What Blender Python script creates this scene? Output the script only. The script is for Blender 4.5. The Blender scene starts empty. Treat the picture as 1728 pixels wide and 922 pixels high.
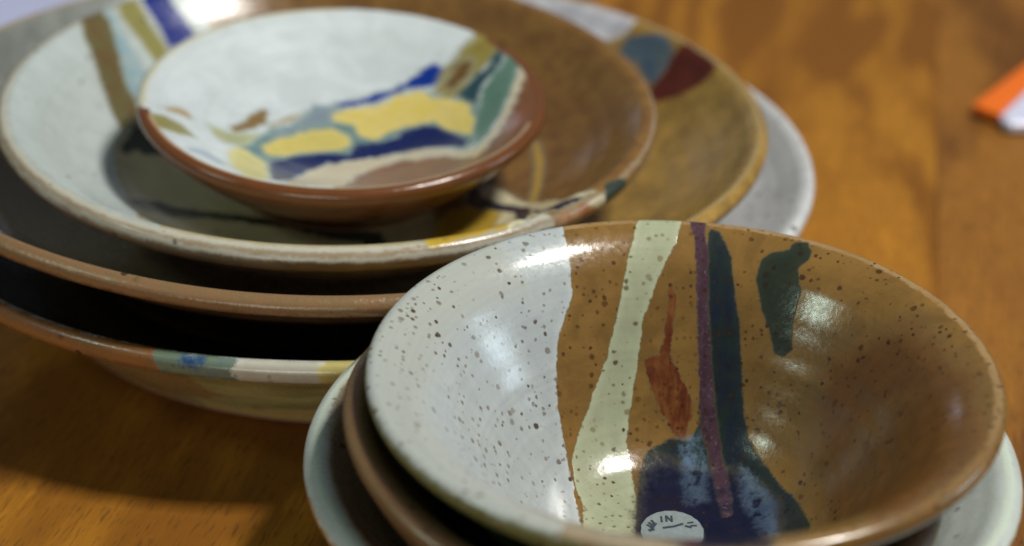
import bpy, math, random
import numpy as np
from mathutils import Vector, Matrix

random.seed(4); rng = np.random.default_rng(11)
scene = bpy.context.scene
R = math.radians

# ------------------------------------------------------------------ camera
cam_data = bpy.data.cameras.new('camera'); cam = bpy.data.objects.new('camera', cam_data)
scene.collection.objects.link(cam); scene.camera = cam
cam.location = (0, 0, 0.25079)
cam.matrix_world = Matrix.Translation((0, 0, 0.25079)) @ Matrix.Rotation(R(90-27.0974), 4, 'X') @ Matrix.Rotation(R(0.4598), 4, 'Z')
cam_data.sensor_width = 36; cam_data.lens = 2998.2/1728*36
cam_data.clip_start = 0.01; cam_data.clip_end = 50
cam_data.dof.use_dof = True; cam_data.dof.focus_distance = 0.405; cam_data.dof.aperture_fstop = 7.4
cam_data.dof.aperture_blades = 0

# ------------------------------------------------------------------ light
world = bpy.data.worlds.new('World'); scene.world = world; world.use_nodes = True
bg = world.node_tree.nodes['Background']
bg.inputs['Color'].default_value = (0.62, 0.70, 0.85, 1); bg.inputs['Strength'].default_value = 0.12

def area(name, loc, target, sx, sy, power, color):
    l = bpy.data.lights.new(name, 'AREA'); l.shape = 'RECTANGLE'; l.size = sx; l.size_y = sy
    l.energy = power; l.color = color
    o = bpy.data.objects.new(name, l); scene.collection.objects.link(o); o.location = loc
    o.rotation_euler = (Vector(target)-Vector(loc)).to_track_quat('-Z', 'Y').to_euler()
    return o
area('ceiling_lamp', (0.62, 0.34, 1.24), (0, .42, 0), .20, .20, 21.0, (1.0, .965, .90))
area('rear_window', (-.80, 2.90, .58), (0, .42, 0), .22, .20, .3, (.78, .86, 1.0))
area('side_window_upper', (-1.12, .06, 1.02), (.07, .36, .05), .26, .085, 1.6, (.74, 1.0, .86))
area('side_window_lower', (-1.15, .05, .925), (.07, .36, .05), .20, .075, 1.0, (.74, 1.0, .86))
area('right_window', (1.50, .60, .50), (0, .38, 0), .36, .30, 3.0, (.70, .88, 1.0))
area('front_fill', (-.45, -1.5, .20), (0, .4, .02), 1.0, .34, 9.5, (1.0, .92, .80))  # added fill panel behind the camera, lifts the plate undersides
scene.view_settings.view_transform = 'Standard'; scene.view_settings.look = 'None'
scene.view_settings.exposure = 0; scene.view_settings.gamma = 1
scene.render.engine = 'CYCLES'

# ------------------------------------------------------------------ node helpers
class NT:
    def __init__(self, name):
        self.m = bpy.data.materials.new(name); self.m.use_nodes = True
        self.t = self.m.node_tree; self.t.nodes.clear()
        self.out = self.n('ShaderNodeOutputMaterial'); self.bsdf = self.n('ShaderNodeBsdfPrincipled')
        self.t.links.new(self.bsdf.outputs[0], self.out.inputs[0])
    def n(self, k, **kw):
        x = self.t.nodes.new(k)
        for a, b in kw.items(): setattr(x, a, b)
        return x
    def put(self, sock, v):
        if hasattr(v, 'is_output'): self.t.links.new(v, sock)
        else:
            if isinstance(v, (tuple, list)) and len(v) == 3 and sock.type == 'RGBA': v = (*v, 1)
            sock.default_value = v
    def math(self, op, a, b=0.0, c=0.0):
        x = self.n('ShaderNodeMath', operation=op)
        self.put(x.inputs[0], a); self.put(x.inputs[1], b); self.put(x.inputs[2], c); return x.outputs[0]
    def step(self, v, lo, hi, a=0.0, b=1.0):
        x = self.n('ShaderNodeMapRange', interpolation_type='SMOOTHSTEP')
        for i, q in enumerate((v, lo, hi, a, b)): self.put(x.inputs[i], q)
        return x.outputs[0]
    def mix(self, f, a, b, mode='MIX'):
        x = self.n('ShaderNodeMix', data_type='RGBA', blend_type=mode)
        self.put(x.inputs[0], f); self.put(x.inputs[6], a); self.put(x.inputs[7], b); return x.outputs[2]
    def attr(self, name): return self.n('ShaderNodeAttribute', attribute_name=name).outputs['Fac']
    def noise(self, vec, scale, detail=3.0, rough=.5, dist=0.0, out=0):
        x = self.n('ShaderNodeTexNoise'); self.put(x.inputs['Vector'], vec)
        x.inputs['Scale'].default_value = scale; x.inputs['Detail'].default_value = detail
        x.inputs['Roughness'].default_value = rough; x.inputs['Distortion'].default_value = dist
        return x.outputs[out]
    def voronoi(self, vec, scale):
        x = self.n('ShaderNodeTexVoronoi'); self.put(x.inputs['Vector'], vec); x.inputs['Scale'].default_value = scale
        return x
    def mapping(self, vec, loc=(0,0,0), rot=(0,0,0), scale=(1,1,1)):
        x = self.n('ShaderNodeMapping'); self.put(x.inputs[0], vec)
        x.inputs['Location'].default_value = loc; x.inputs['Rotation'].default_value = rot; x.inputs['Scale'].default_value = scale
        return x.outputs[0]
    def coord(self): return self.n('ShaderNodeTexCoord').outputs['Object']
    def bump(self, h, strength, dist, normal=None):
        x = self.n('ShaderNodeBump'); x.inputs['Strength'].default_value = strength; x.inputs['Distance'].default_value = dist
        self.put(x.inputs['Height'], h)
        if normal is not None: self.put(x.inputs['Normal'], normal)
        return x.outputs[0]

def srgb(r, g, b):
    f = lambda c: c/12.92 if c <= .04045 else ((c+.055)/1.055)**2.4
    return tuple(f(v/255) for v in (r, g, b))

# ------------------------------------------------------------------ dish geometry data (metres)
PROFILES = {
 'A': [(0,-.0245),(.05,-.0245),(.085,-.0235),(.105,-.018),(.120,-.0090),(.128,-.0022),(.1315,.0008),(.134,.0012),(.1353,-.0005),(.1345,-.0035),(.1315,-.0055),(.126,-.009),(.117,-.0155),(.107,-.026),(.099,-.034),(.096,-.0373)],
 'B': [(0,-.0275),(.06,-.0275),(.085,-.024),(.105,-.015),(.117,-.005),(.122,.0005),(.1245,.0018),(.1268,.0),(.1262,-.0028),(.123,-.0045),(.115,-.0095),(.10,-.020),(.085,-.031),(.078,-.0395)],
 'C': [(0,-.022),(.045,-.0215),(.062,-.018),(.078,-.009),(.087,-.001),(.0905,.0015),(.0935,.001),(.0947,-.0012),(.0935,-.004),(.089,-.0065),(.08,-.013),(.068,-.022),(.058,-.027),(.055,-.0305)],
 'D': [(0,-.0160),(.015,-.0155),(.028,-.0124),(.040,-.0070),(.048,-.0024),(.0535,.0004),(.0558,.0012),(.0575,.0004),(.0578,-.0015),(.0565,-.0035),(.052,-.0085),(.045,-.015),(.036,-.021),(.0325,-.025)],
 'E': [(0.0,-0.0457),(0.01,-0.0456),(0.016,-0.0453),(0.0205,-0.0445),(0.024,-0.0433),(0.027,-0.0416),(0.0295,-0.0397),(0.0318,-0.0375),(0.0345,-0.0342),(0.038,-0.0293),(0.043,-0.0217),(0.048,-0.0142),(0.052,-0.0086),(0.055,-0.0051),(0.0575,-0.0028),(0.06,-0.0012),(0.0625,-0.0),(0.065,0.0006),(0.0663,-0.0002),(0.0665,-0.0018),(0.065,-0.0045),(0.0605,-0.0078),(0.0565,-0.0125),(0.051,-0.0205),(0.045,-0.0295),(0.037,-0.039),(0.028,-0.046),(0.0235,-0.048),(0.0215,-0.0514)],
 'F': [(0,-.0390),(.018,-.0385),(.028,-.0345),(.038,-.0245),(.0475,-.0120),(.0550,-.0035),(.0590,.0002),(.0620,.0007),(.0640,-.001),(.0630,-.0035),(.059,-.010),(.052,-.019),(.043,-.030),(.033,-.039),(.027,-.0405),(.025,-.0430)],
 'G': [(0,-.0355),(.024,-.0350),(.040,-.029),(.053,-.018),(.064,-.0065),(.069,-.0020),(.0725,.0008),(.0755,.001),(.0774,-.0008),(.0767,-.0035),(.072,-.010),(.062,-.020),(.05,-.031),(.042,-.037),(.040,-.0408)],
}
PLACE = {  # rim centre x, y, z ; rim plane slopes in x and y
 'D': (-.0484,.4725,.0656,-.0373,.0974),
 'C': (-.0526,.4830,.0613,-.0398,.0641),
 'B': (-.0518,.4930,.0545,-.0295,-.0016),
 'A': (-.0449,.4968,.0378,-.0027,-.0098),
 'E': (.0359,.3231,.0647,.0001,.0234),
 'F': (.0283,.3212,.0502,-.1200,.0400),
 'G': (.0324,.3296,.0413,.0058,.0130),
}
def smooth_profile(pts, step=.0007):
    """Catmull-Rom through the control points, resampled by arc length; returns r, z, s."""
    P = np.array(pts, float); P = np.vstack([[-P[1,0],P[1,1]], P, 2*P[-1]-P[-2]])
    out = []
    for i in range(1, len(P)-2):
        p0,p1,p2,p3 = P[i-1:i+3]
        def tj(a,b): return max(np.linalg.norm(b-a),1e-9)**.5
        t1=tj(p0,p1); t2=t1+tj(p1,p2); t3=t2+tj(p2,p3)
        t=np.linspace(t1,t2,24,endpoint=False)[:,None]
        A1=(t1-t)/t1*p0+t/t1*p1; A2=(t2-t)/(t2-t1)*p1+(t-t1)/(t2-t1)*p2; A3=(t3-t)/(t3-t2)*p2+(t-t2)/(t3-t2)*p3
        B1=(t2-t)/t2*A1+t/t2*A2; B2=(t3-t)/(t3-t1)*A2+(t-t1)/(t3-t1)*A3
        out.append((t2-t)/(t2-t1)*B1+(t-t1)/(t2-t1)*B2)
    Q = np.vstack(out+[P[-2:-1]]); Q[0,0]=0; Q[:,0]=np.maximum(Q[:,0],0)
    L = np.concatenate([[0],np.cumsum(np.hypot(*np.diff(Q,axis=0).T))])
    n = int(L[-1]/step); s = np.linspace(0,L[-1],n)
    return np.interp(s,L,Q[:,0]), np.interp(s,L,Q[:,1]), s
def frame(k):
    a,b = PLACE[k][3:]
    w = np.array([-a,-b,1.]); w/=np.linalg.norm(w); u = np.array([1,0,a]); u/=np.linalg.norm(u)
    return np.stack([u,np.cross(w,u),w],1)
STAINS = {   # outlines of the glaze marks and painted shade patches, unrolled over each dish (arc length from its centre, mm)
 'E': {
  'white': [(-31.1,89.3),(-31.5,76.4),(-30.1,69.9),(-28.9,61.1),(-31.7,51.3),(-31.6,42.3),(-29,32.7),(-24.9,23.7),(-21.9,15.3),(-20.4,4.5),(-20.4,-14.7),(-37.6,-90),(-45.5,-90.6),(-53.1,-90.9),(-58.2,-87.7),(-62.6,-84.6),(-66.4,-81.7),(-73.4,-75.5),(-81.3,-66.9),(-85.1,-52.3),(-88.5,-35.8),(-91.8,-17.6),(-94.4,2.3),(-90.7,20),(-85.9,38.7),(-80.1,58),(-72.4,76.4),(-60,86.3),(-45.6,94.7)],
  'cream': [(-6.2,94),(-6.9,86.8),(-10.8,74.9),(-13.7,63),(-16.4,49.7),(-19.5,38.9),(-21.8,29.5),(-22.9,21.4),(-21.3,15.5),(-19.4,8.8),(-19.3,-8.5),(-8.1,-6.8),(-6.9,14.9),(-8,22.1),(-9.1,30.3),(-8.9,36.8),(-7.5,48.2),(-6.2,59.5),(-1.7,69.6),(4.2,78.5),(7.7,88.6),(8.2,94.1)],
  'rust': [(1.7,68),(3.2,68.8),(4.3,65.3),(3.4,59.7),(2.5,54.8),(2.2,51.3),(3.7,47.8),(6.3,43.9),(7.6,40.5),(7.4,36.3),(5,31.3),(3,32.4),(1.2,35.3),(-1.1,39.4),(-3.4,43.5),(-4.8,47),(-5.3,50),(-3.6,51),(-1.2,51.3),(0.4,55.5),(1.3,61.2)],
  'green': [(15.3,82.3),(18.4,80.6),(21.7,73.6),(22.3,64.6),(23,54.3),(21.6,41.6),(20.8,28.6),(24.6,17.9),(30,5.8),(31.2,-4.2),(24.6,-11.4),(16.5,-7.2),(8.2,-6.5),(-0.1,-6.5),(-8.5,-6.8),(-7,12.8),(-5.8,22.3),(-4.3,27.9),(1.5,31.7),(6.6,30.7),(8.8,34.1),(10.5,42.3),(12.1,50.6),(12.9,61.1),(13.4,71.8)],
  'wash': [(4.7,31.6),(8.9,31.9),(9.8,23.6),(8.9,12.9),(4.5,13),(3.9,22.6)],
  'washb': [(16.7,23.8),(20.1,19.6),(23.9,9.5),(20.7,-78.4),(20.5,-0.3),(17.3,11.8)],
  'pool': [(-5.1,22.4),(-1.5,26.6),(5.4,24.1),(17.6,20.4),(24.6,9.2),(13.6,-85.2),(3,-85.7),(-7.5,-85.7),(-8.4,-4.6),(-6.3,12.8)],
  'purple': [(8.4,94.1),(8.3,88.3),(10.2,79.9),(10.5,69.2),(10.3,56.5),(10,45.2),(9.7,34),(11.1,23.5),(11.7,14.6),(12.4,8),(13.8,8.7),(14.5,14.2),(14.1,21.3),(13.5,30.5),(13.7,41.9),(13.8,56),(14,68.8),(14,77.9),(13.7,88.5),(13.8,94.1)],
  'splotch': [(33.8,71.5),(39.5,70.8),(40.9,72.9),(44.7,72.2),(46,68.2),(45.2,65.6),(41.9,64.7),(42.1,58.5),(38.5,50.6),(37.1,44.7),(34.4,44.3),(31.9,46.2),(31.7,51.7),(29.9,58.3),(29,66),(30.8,70.1)],
  'maroon': [(1.2,1),(2,4.3),(3.9,5.6),(6.5,4.7),(7,1),(-2.8,-83.4),(-7,-83.6)],
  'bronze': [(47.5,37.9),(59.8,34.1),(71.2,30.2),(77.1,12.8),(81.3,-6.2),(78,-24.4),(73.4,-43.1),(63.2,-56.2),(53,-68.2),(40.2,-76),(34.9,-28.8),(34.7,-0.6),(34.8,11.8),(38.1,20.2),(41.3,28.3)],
  'olive': [(-99.8,57.6),(-102.7,52.4),(-105.2,47),(-107.5,41.4),(-109.5,35.8),(-111.3,30.1),(-112.7,24.3),(-113.8,18.4),(-114.6,12.5),(-115.1,6.5),(-115.3,0.5),(-115.1,-5.5),(-114.7,-11.4),(-113.9,-17.4),(-112.9,-23.3),(-111.5,-29.1),(-109.9,-34.8),(-107.9,-40.5),(-105.7,-46),(-103.1,-51.4),(-100.3,-56.7),(-97.2,-61.9),(-93.9,-66.8),(-90.3,-71.6),(-86.5,-76.2),(-82.4,-80.6),(-78.1,-84.7),(-73.6,-88.7),(-68.9,-92.4),(-64,-95.8),(-59,-99),(-53.7,-102),(-48.4,-104.6),(-42.9,-107),(-37.3,-109.1),(-31.6,-110.8),(-25.8,-112.3),(-19.9,-113.5),(-14,-114.4),(-8,-115),(-6.1,-87),(-10.6,-86.6),(-15.1,-85.9),(-19.5,-85),(-23.9,-83.9),(-28.2,-82.6),(-32.5,-81),(-36.6,-79.2),(-40.7,-77.2),(-44.6,-75),(-48.5,-72.6),(-52.2,-69.9),(-55.7,-67.1),(-59.1,-64.2),(-62.4,-61),(-65.5,-57.7),(-68.4,-54.2),(-71.1,-50.6),(-73.6,-46.8),(-76,-42.9),(-78.1,-38.9),(-80,-34.8),(-81.7,-30.6),(-83.2,-26.4),(-84.4,-22),(-85.5,-17.6),(-86.3,-13.1),(-86.8,-8.7),(-87.2,-4.1),(-87.3,0.4),(-87.1,4.9),(-86.7,9.4),(-86.1,13.9),(-85.3,18.4),(-84.2,22.8),(-82.9,27.1),(-81.4,31.4),(-79.7,35.6),(-77.7,39.6),(-75.6,43.6)],
  'warmlip': [(-52.8,70.1),(-57,66.7),(-61,63.1),(-64.7,59.2),(-68.2,55.2),(-71.5,50.9),(-74.5,46.4),(-77.2,41.8),(-79.6,36.9),(-81.7,32),(-83.5,26.9),(-85,21.8),(-86.2,16.5),(-87,11.2),(-87.6,5.8),(-87.8,0.5),(-87.6,-4.9),(-87.1,-10.3),(-86.4,-15.6),(-85.2,-20.8),(-83.8,-26),(-82,-31.1),(-80,-36.1),(-77.6,-40.9),(-75,-45.6),(-72,-50.1),(-68.8,-54.4),(-65.4,-58.5),(-61.7,-62.4),(-57.7,-66.1),(-53.6,-69.5),(-49.2,-72.7),(-44.7,-75.5),(-39.9,-78.1),(-35.1,-80.4),(-30.1,-82.4),(-25,-84.1),(-19.8,-85.5),(-14.5,-86.5),(-9.2,-87.3),(-7.6,-71.9),(-11.9,-71.3),(-16.3,-70.4),(-20.6,-69.3),(-24.8,-67.9),(-28.9,-66.2),(-32.9,-64.3),(-36.8,-62.2),(-40.5,-59.8),(-44.1,-57.2),(-47.5,-54.4),(-50.8,-51.4),(-53.8,-48.2),(-56.7,-44.8),(-59.3,-41.3),(-61.7,-37.5),(-63.9,-33.7),(-65.9,-29.7),(-67.6,-25.6),(-69,-21.4),(-70.2,-17.2),(-71.1,-12.8),(-71.8,-8.5),(-72.1,-4),(-72.3,0.4),(-72.1,4.8),(-71.7,9.2),(-71,13.6),(-70,17.9),(-68.8,22.2),(-67.3,26.3),(-65.5,30.4),(-63.6,34.4),(-61.3,38.2),(-58.9,41.9),(-56.2,45.4),(-53.3,48.8),(-50.2,52),(-46.9,54.9),(-43.5,57.7)],
 },
 'G': {
  'bronze': [(-77.2,55.1),(-82.7,30.8),(-85.6,12.7),(-85.4,-1),(-82.3,-18.8),(-76.6,-36.8),(-67.9,-55.8),(-59.5,-44.6),(-48,-19.7),(-37.9,-9.6),(-28.9,-5.5),(-20.4,-4.1),(-12.1,-4.7),(-3.8,-5.7),(4.5,-6.6),(12.7,-7.4),(22.7,-5.3),(32.6,-5.8),(42.5,-9.4),(47.5,5.4),(52.8,17.8),(45.5,27.2),(38,35.2),(30.2,42.1),(22.1,48.2),(13.7,53.4),(5,58),(-4.2,61.8),(-13.7,64.9),(-24.5,64.2),(-35.3,62.5),(-46.3,59.8),(-57.1,56.3),(-67.7,52.1)],
 },
 'C': {
  'white': [(-106,-27.5),(-105.8,-2.4),(-105.1,24.8),(-98.5,40.1),(-91.5,56.1),(-90.2,76.3),(-76.6,89.9),(-66.3,97.7),(-54.8,104.6),(-54.7,74.5),(-50.2,70.7),(-35.8,52.4),(-51.7,33.9),(-59.9,17.7),(-64.3,7.3),(-63.9,-6.1),(-59.4,-24.5),(-51.1,-44),(-37.3,-91.8),(-25.6,-100.9),(-28.1,-114.7),(-39.1,-110.4),(-50.1,-105.4),(-61.4,-100.2),(-71.4,-88.7),(-81.9,-76.6),(-92.7,-63.8)],
  'olivestripe': [(-91.3,55.1),(-88.7,64.2),(-82.5,53.5),(-76.4,46),(-70.9,36.3),(-66.8,27.4),(-61.1,22),(-60.6,13.7),(-63.8,5.1),(-68.3,12.9),(-74.6,24),(-78.9,31),(-85.1,38.5)],
  'bluehalo': [(-89.1,66.7),(-85.7,67.2),(-79,53.7),(-71.7,47),(-63.2,37.6),(-58.2,30.3),(-59.3,19.8),(-62.2,12.6),(-63.7,0.2),(-64.3,16.3),(-72.7,35),(-80.1,45.8)],
  'olivestripeb': [(-83,84),(-80.2,86.7),(-74.1,65.1),(-67.5,58.9),(-58.3,51.7),(-60.1,44.4),(-68.4,50.7),(-76,54.5),(-81.9,67.8)],
  'blue': [(-76.8,89.8),(-71.5,94),(-62.9,70.4),(-56.6,66.5),(-51.3,61.3),(-58.1,52.6),(-63.6,58.9),(-71.3,65.8)],
  'brown': [(-54.8,104.6),(-54.7,74.5),(-50.2,70.7),(-41,63),(-32.1,53.6),(-20.6,46),(-9.2,35.5),(2.1,23.2),(13,11.1),(24.7,-7),(32,-32.9),(36.6,-44.5),(55.9,-84.5),(67.1,-78.4),(78.5,-72.2),(90.2,-57.3),(102.3,-41.5),(114.9,-24.9),(114.4,2.3),(113.5,31.9),(102.5,58.6),(93.7,71.9),(82.4,84.6),(69.2,95.7),(54.8,104.6),(44.8,109.3),(33.4,113.3),(20.9,116.2),(7.6,117.5),(-6.1,117.1),(-19.7,116.4),(-32.6,113.5),(-44.4,109.5)],
  'darkblot': [(-62.5,-5.7),(-62.3,2.5),(-60.9,11.7),(-54.2,9),(-49.9,-2.3),(-54.8,-4.4),(-57.5,-2),(-60.1,-7)],
  'streak': [(-54.3,-37.5),(-50.2,-34.4),(-45.5,-32.5),(-40.2,-34.3),(-29.4,-34.2),(-18.3,-36.7),(-22.9,-39.1),(-31.2,-38.8),(-40.5,-42.2),(-48.9,-42),(-51.9,-42.2)],
  'streakb': [(-26.8,-35.2),(-16.8,-35.7),(-4.9,-38.6),(-9.6,-40.7),(-19.5,-40)],
  'greyblot': [(-9.9,-38.5),(3.4,-39.7),(16.7,-41.5),(33.8,-91),(35.5,-94.3),(19.5,-57.4),(12.4,-49.1),(-2.6,-44.5)],
  'yellow': [(33.4,-91),(32.1,-36.2),(36.8,-27.6),(42.6,-23.9),(50.3,-28.8),(56.6,-37.1),(57.8,-80.1),(54.7,-82.7),(46.3,-88),(37,-94.1),(33.6,-94.5)],
  'cream': [(44.4,-13.4),(47.5,-11.5),(54.5,-23),(59.1,-31.8),(65.5,-36.6),(76,-60),(79.7,-58.9),(73.1,-66.9),(62.5,-74.2),(59.1,-78.2),(55.6,-82.4),(49.1,-43.5),(51.3,-33.3),(47.7,-26.1),(44.2,-22.1)],
  'navy': [(40.4,-17.7),(40.9,-13.1),(43.3,-12.5),(44.5,-18.9),(51.1,-25.9),(58.8,-33.9),(59.6,-41.7),(60.6,-77),(58.4,-77.2),(54.4,-34.7),(47.8,-28.3),(42.7,-26.7),(40,-22.8)],
  'navyb': [(60.2,-38.7),(69.1,-66.1),(76.7,-61.4),(77.1,-62.7),(69.8,-70.2),(63.3,-73.4)],
  'gold': [(59.8,12.4),(61.7,9.7),(62.7,-2.2),(61.9,-16.5),(60,-32.9),(58.7,-31.4),(60.3,-13.1),(60.6,-1)],
  'lipred': [(69,-74.6),(70.7,-71.2),(77.7,-64.9),(83.6,-62.4),(122.3,-108),(115.4,-115.3),(107.6,-122.6)],
  'lipcream': [(77.1,-66.6),(79.2,-61.5),(83.2,-58.6),(127.6,-101.6),(121.1,-109.3)],
  'lipgreen': [(83.6,-58.2),(82.8,-54.8),(87.3,-49.2),(90,-48.2),(138.5,-86.2),(133.2,-94.2)],
  'lipwhite': [(-51.6,89.3),(-59,84.5),(-66.1,79.2),(-72.6,73.2),(-78.6,66.7),(-84.1,59.7),(-88.9,52.3),(-93,44.4),(-96.5,36.3),(-99.3,27.9),(-101.3,19.3),(-102.6,10.5),(-103.1,1.7),(-102.8,-7.2),(-101.9,-16),(-100.1,-24.7),(-97.6,-33.2),(-94.4,-41.4),(-90.5,-49.4),(-85.9,-57),(-80.7,-64.1),(-74.9,-70.8),(-68.6,-77),(-61.7,-82.6),(-54.4,-87.6),(-46.7,-91.9),(-38.6,-95.6),(-30.3,-98.6),(-21.7,-100.8),(-13,-102.3),(-4.2,-103),(4.7,-103),(13.5,-102.2),(22.2,-100.7),(30.8,-98.4),(39.1,-95.4),(47.2,-91.7),(54.9,-87.3),(62.2,-82.3),(69,-76.6),(65.8,-73.1),(59.3,-78.4),(52.3,-83.2),(45,-87.4),(37.3,-90.9),(29.4,-93.8),(21.2,-96),(12.9,-97.5),(4.5,-98.2),(-4,-98.2),(-12.4,-97.5),(-20.7,-96.1),(-28.9,-94),(-36.8,-91.1),(-44.5,-87.6),(-51.9,-83.5),(-58.8,-78.7),(-65.4,-73.4),(-71.4,-67.5),(-77,-61.1),(-81.9,-54.3),(-86.3,-47.1),(-90,-39.5),(-93.1,-31.6),(-95.4,-23.5),(-97.1,-15.2),(-98.1,-6.9),(-98.3,1.6),(-97.8,10),(-96.6,18.4),(-94.6,26.6),(-92,34.6),(-88.7,42.4),(-84.7,49.8),(-80.1,56.9),(-75,63.6),(-69.2,69.8),(-63,75.5),(-56.3,80.6),(-49.2,85.1)],
 },
 'D': {
  'yellow': [(-4.9,16.4),(0.4,19.5),(7.6,20.8),(14,25.1),(20.6,25.8),(25,21.8),(31,19.1),(36.7,13.7),(39.1,4.1),(38,-5.3),(32.2,1.6),(26.1,9.7),(18.8,10.5),(12.5,7.5),(8.9,3.3),(4.4,5.2),(1.9,11.3),(-3.9,13.7)],
  'yellowb': [(-22.8,-8.2),(-19.6,-1.8),(-14.6,2.6),(-10.4,7.1),(-4.1,8.1),(1.3,4.9),(1.4,-1.7),(-3.7,-4.5),(-9.8,-5.7),(-15.5,-9.9),(-20.6,-12.9)],
  'yellowc': [(-31,-21.7),(-29.2,-13.8),(-25,-15.3),(-20.2,-19.8),(-16.2,-51.6),(-21.4,-55.2),(-27,-40)],
  'navy': [(-19.7,-18),(-14,-10.2),(-5.2,-5.5),(1.8,-6),(3.6,0.2),(9.8,1.4),(17.4,6.5),(22.9,9.4),(27.9,6.6),(32.3,-0.1),(37.6,-8),(35.3,-11),(25.2,-4.7),(15.7,-5.8),(5.9,-8.7),(-3,-12.1),(-8.5,-18.7),(-11.6,-33.7),(-15.2,-47.6)],
  'teal': [(-28.5,-13),(-21.8,3.6),(-16.1,8.6),(-12.8,15.4),(-4.4,19.7),(3.8,18.3),(15.6,26),(25.8,22.9),(37.9,16.4),(41.1,5.9),(41.2,-12.7),(37.2,-16.6),(29.3,-6.1),(16.6,5.5),(5.5,-3.7),(2.1,-8.9),(-13.5,-14.1),(-20.6,-34.8),(-25.5,-18.4)],
  'blueline': [(-4.6,21.3),(1.7,24.1),(8.1,26.2),(13.8,28.5),(18,31.1),(21.3,34),(24.8,35.6),(28.5,33.5),(28.3,29.1),(25.7,26.7),(20.6,27.3),(15.6,27.1),(8.3,23.6),(1.9,21.2),(-2.1,20.6)],
  'greysmear': [(-21.5,0.6),(-15.9,7.5),(-12.7,14.1),(-10.8,18.6),(-4.6,21.5),(-0.5,20.7),(-4.8,15.7),(-3.8,13),(-11.3,8.1),(-17,2.6)],
  'olive': [(26.2,24.6),(29.6,33.1),(33.6,37.9),(37.9,42.9),(40.6,50.3),(48.1,44.8),(47.3,32.6),(43.3,28.7),(38,25.2),(34.9,19.2),(29.7,20.5)],
  'umber_shade': [(30.2,27.3),(32.7,33.7),(36.3,34.6),(38.2,32.7),(36.6,27),(32.7,23.3),(30.5,24.2)],
  'darkteal': [(34,19.7),(38.9,25.4),(43.8,29.1),(46.4,33.6),(49.7,37.1),(48.6,27.4),(43.7,22.1),(41,18.6),(40.1,11),(36.2,16.3)],
  'green': [(48.9,33.4),(54.2,39.4),(52.9,22.4),(50.7,13.7),(47.7,2),(43.6,-8.8),(39.8,-17.9),(39.1,-6.3),(39.8,6.8),(41,17.3),(44.6,22.9),(48.6,27.4)],
  'creamedge': [(-12.5,-40.1),(-8.5,-18.7),(-1.6,-11),(9.7,-7.8),(21.1,-3.5),(29.3,-7.7),(37.3,-18),(40.6,-18.3),(46.9,-0.7),(52,15.7),(54.3,33.5),(56,31.7),(53.8,11.6),(49.5,-3.3),(44.1,-20.6),(40.5,-29.9),(29.7,-13.7),(17.6,-10.1),(10.2,-14.5),(4.8,-22.5),(2,-41.5),(-10.4,-59.7)],
  'brown': [(53.4,37.3),(52.9,15.2),(48.6,-0.6),(43.1,-17.7),(39.4,-24.8),(29.6,-13),(17.6,-9.7),(9.4,-14.4),(4,-22.5),(2,-50.5),(3.4,-65.3),(12.9,-62.7),(22.6,-60),(32.3,-57.1),(43.2,-47.7),(54.4,-37.9),(65.8,-27.8),(67.6,-2.4),(69.1,25.1),(53.8,53.3)],
  'smudge': [(-33,-2.7),(-30.5,2.2),(-28.1,7.7),(-25.5,12.7),(-23.9,12.8),(-23.4,6.6),(-26.4,1.3),(-31.3,-4.1)],
  'smudgeb': [(-22.2,6.4),(-18,11.4),(-14.4,15),(-13.5,13.9),(-17.7,9.1),(-21.3,5.4)],
  'olivesm': [(-58.7,-21.9),(-55.7,-19.4),(-51,-16.9),(-45.7,-16.4),(-40.3,-21),(-45.2,-25.2),(-49.7,-27.1),(-55.5,-28.2)],
  'paleblue': [(-41,-34.7),(-36.1,-29.8),(-30.6,-36.4),(-30.5,-43.4),(-35.7,-39),(-40,-38.8)],
  'sage': [(-39.2,-6.8),(-33.4,-6.5),(-24.4,-1.1),(-27.2,-10.6),(-32.4,-14),(-36.7,-12.4)],
  'ochre': [(-52.7,-11.4),(-48.9,-7),(-45.7,-5.8),(-43.8,-8.7),(-46.8,-9.4),(-51,-11.8)],
  'wrap': [(-5.6,63.6),(-8.4,63.3),(-11.2,62.9),(-13.9,62.3),(-16.7,61.6),(-19.4,60.8),(-22.1,59.9),(-24.7,58.9),(-27.3,57.7),(-29.8,56.4),(-32.3,55.1),(-34.7,53.6),(-37,52),(-39.3,50.3),(-41.5,48.5),(-43.6,46.6),(-45.6,44.7),(-47.6,42.6),(-49.4,40.4),(-51.1,38.2),(-52.8,35.9),(-54.3,33.5),(-55.7,31.1),(-57.1,28.6),(-58.3,26),(-59.4,23.4),(-60.4,20.8),(-61.2,18.1),(-62,15.4),(-62.6,12.6),(-63.1,9.8),(-63.4,7),(-63.7,4.2),(-63.8,1.4),(-63.8,-1.5),(-63.7,-4.3),(-63.4,-7.1),(-63.1,-9.9),(-62.6,-12.7),(-61.9,-15.4),(-56.6,-14.1),(-57.2,-11.6),(-57.6,-9),(-58,-6.5),(-58.2,-3.9),(-58.3,-1.3),(-58.3,1.3),(-58.2,3.8),(-58,6.4),(-57.6,9),(-57.2,11.5),(-56.6,14),(-55.9,16.5),(-55.2,19),(-54.3,21.4),(-53.3,23.8),(-52.2,26.1),(-50.9,28.4),(-49.6,30.6),(-48.2,32.8),(-46.7,34.9),(-45.1,37),(-43.5,38.9),(-41.7,40.8),(-39.8,42.6),(-37.9,44.3),(-35.9,46),(-33.8,47.5),(-31.7,49),(-29.5,50.3),(-27.2,51.6),(-24.9,52.7),(-22.6,53.8),(-20.2,54.7),(-17.7,55.6),(-15.2,56.3),(-12.7,56.9),(-10.2,57.4),(-7.7,57.8),(-5.1,58.1)],
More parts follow.
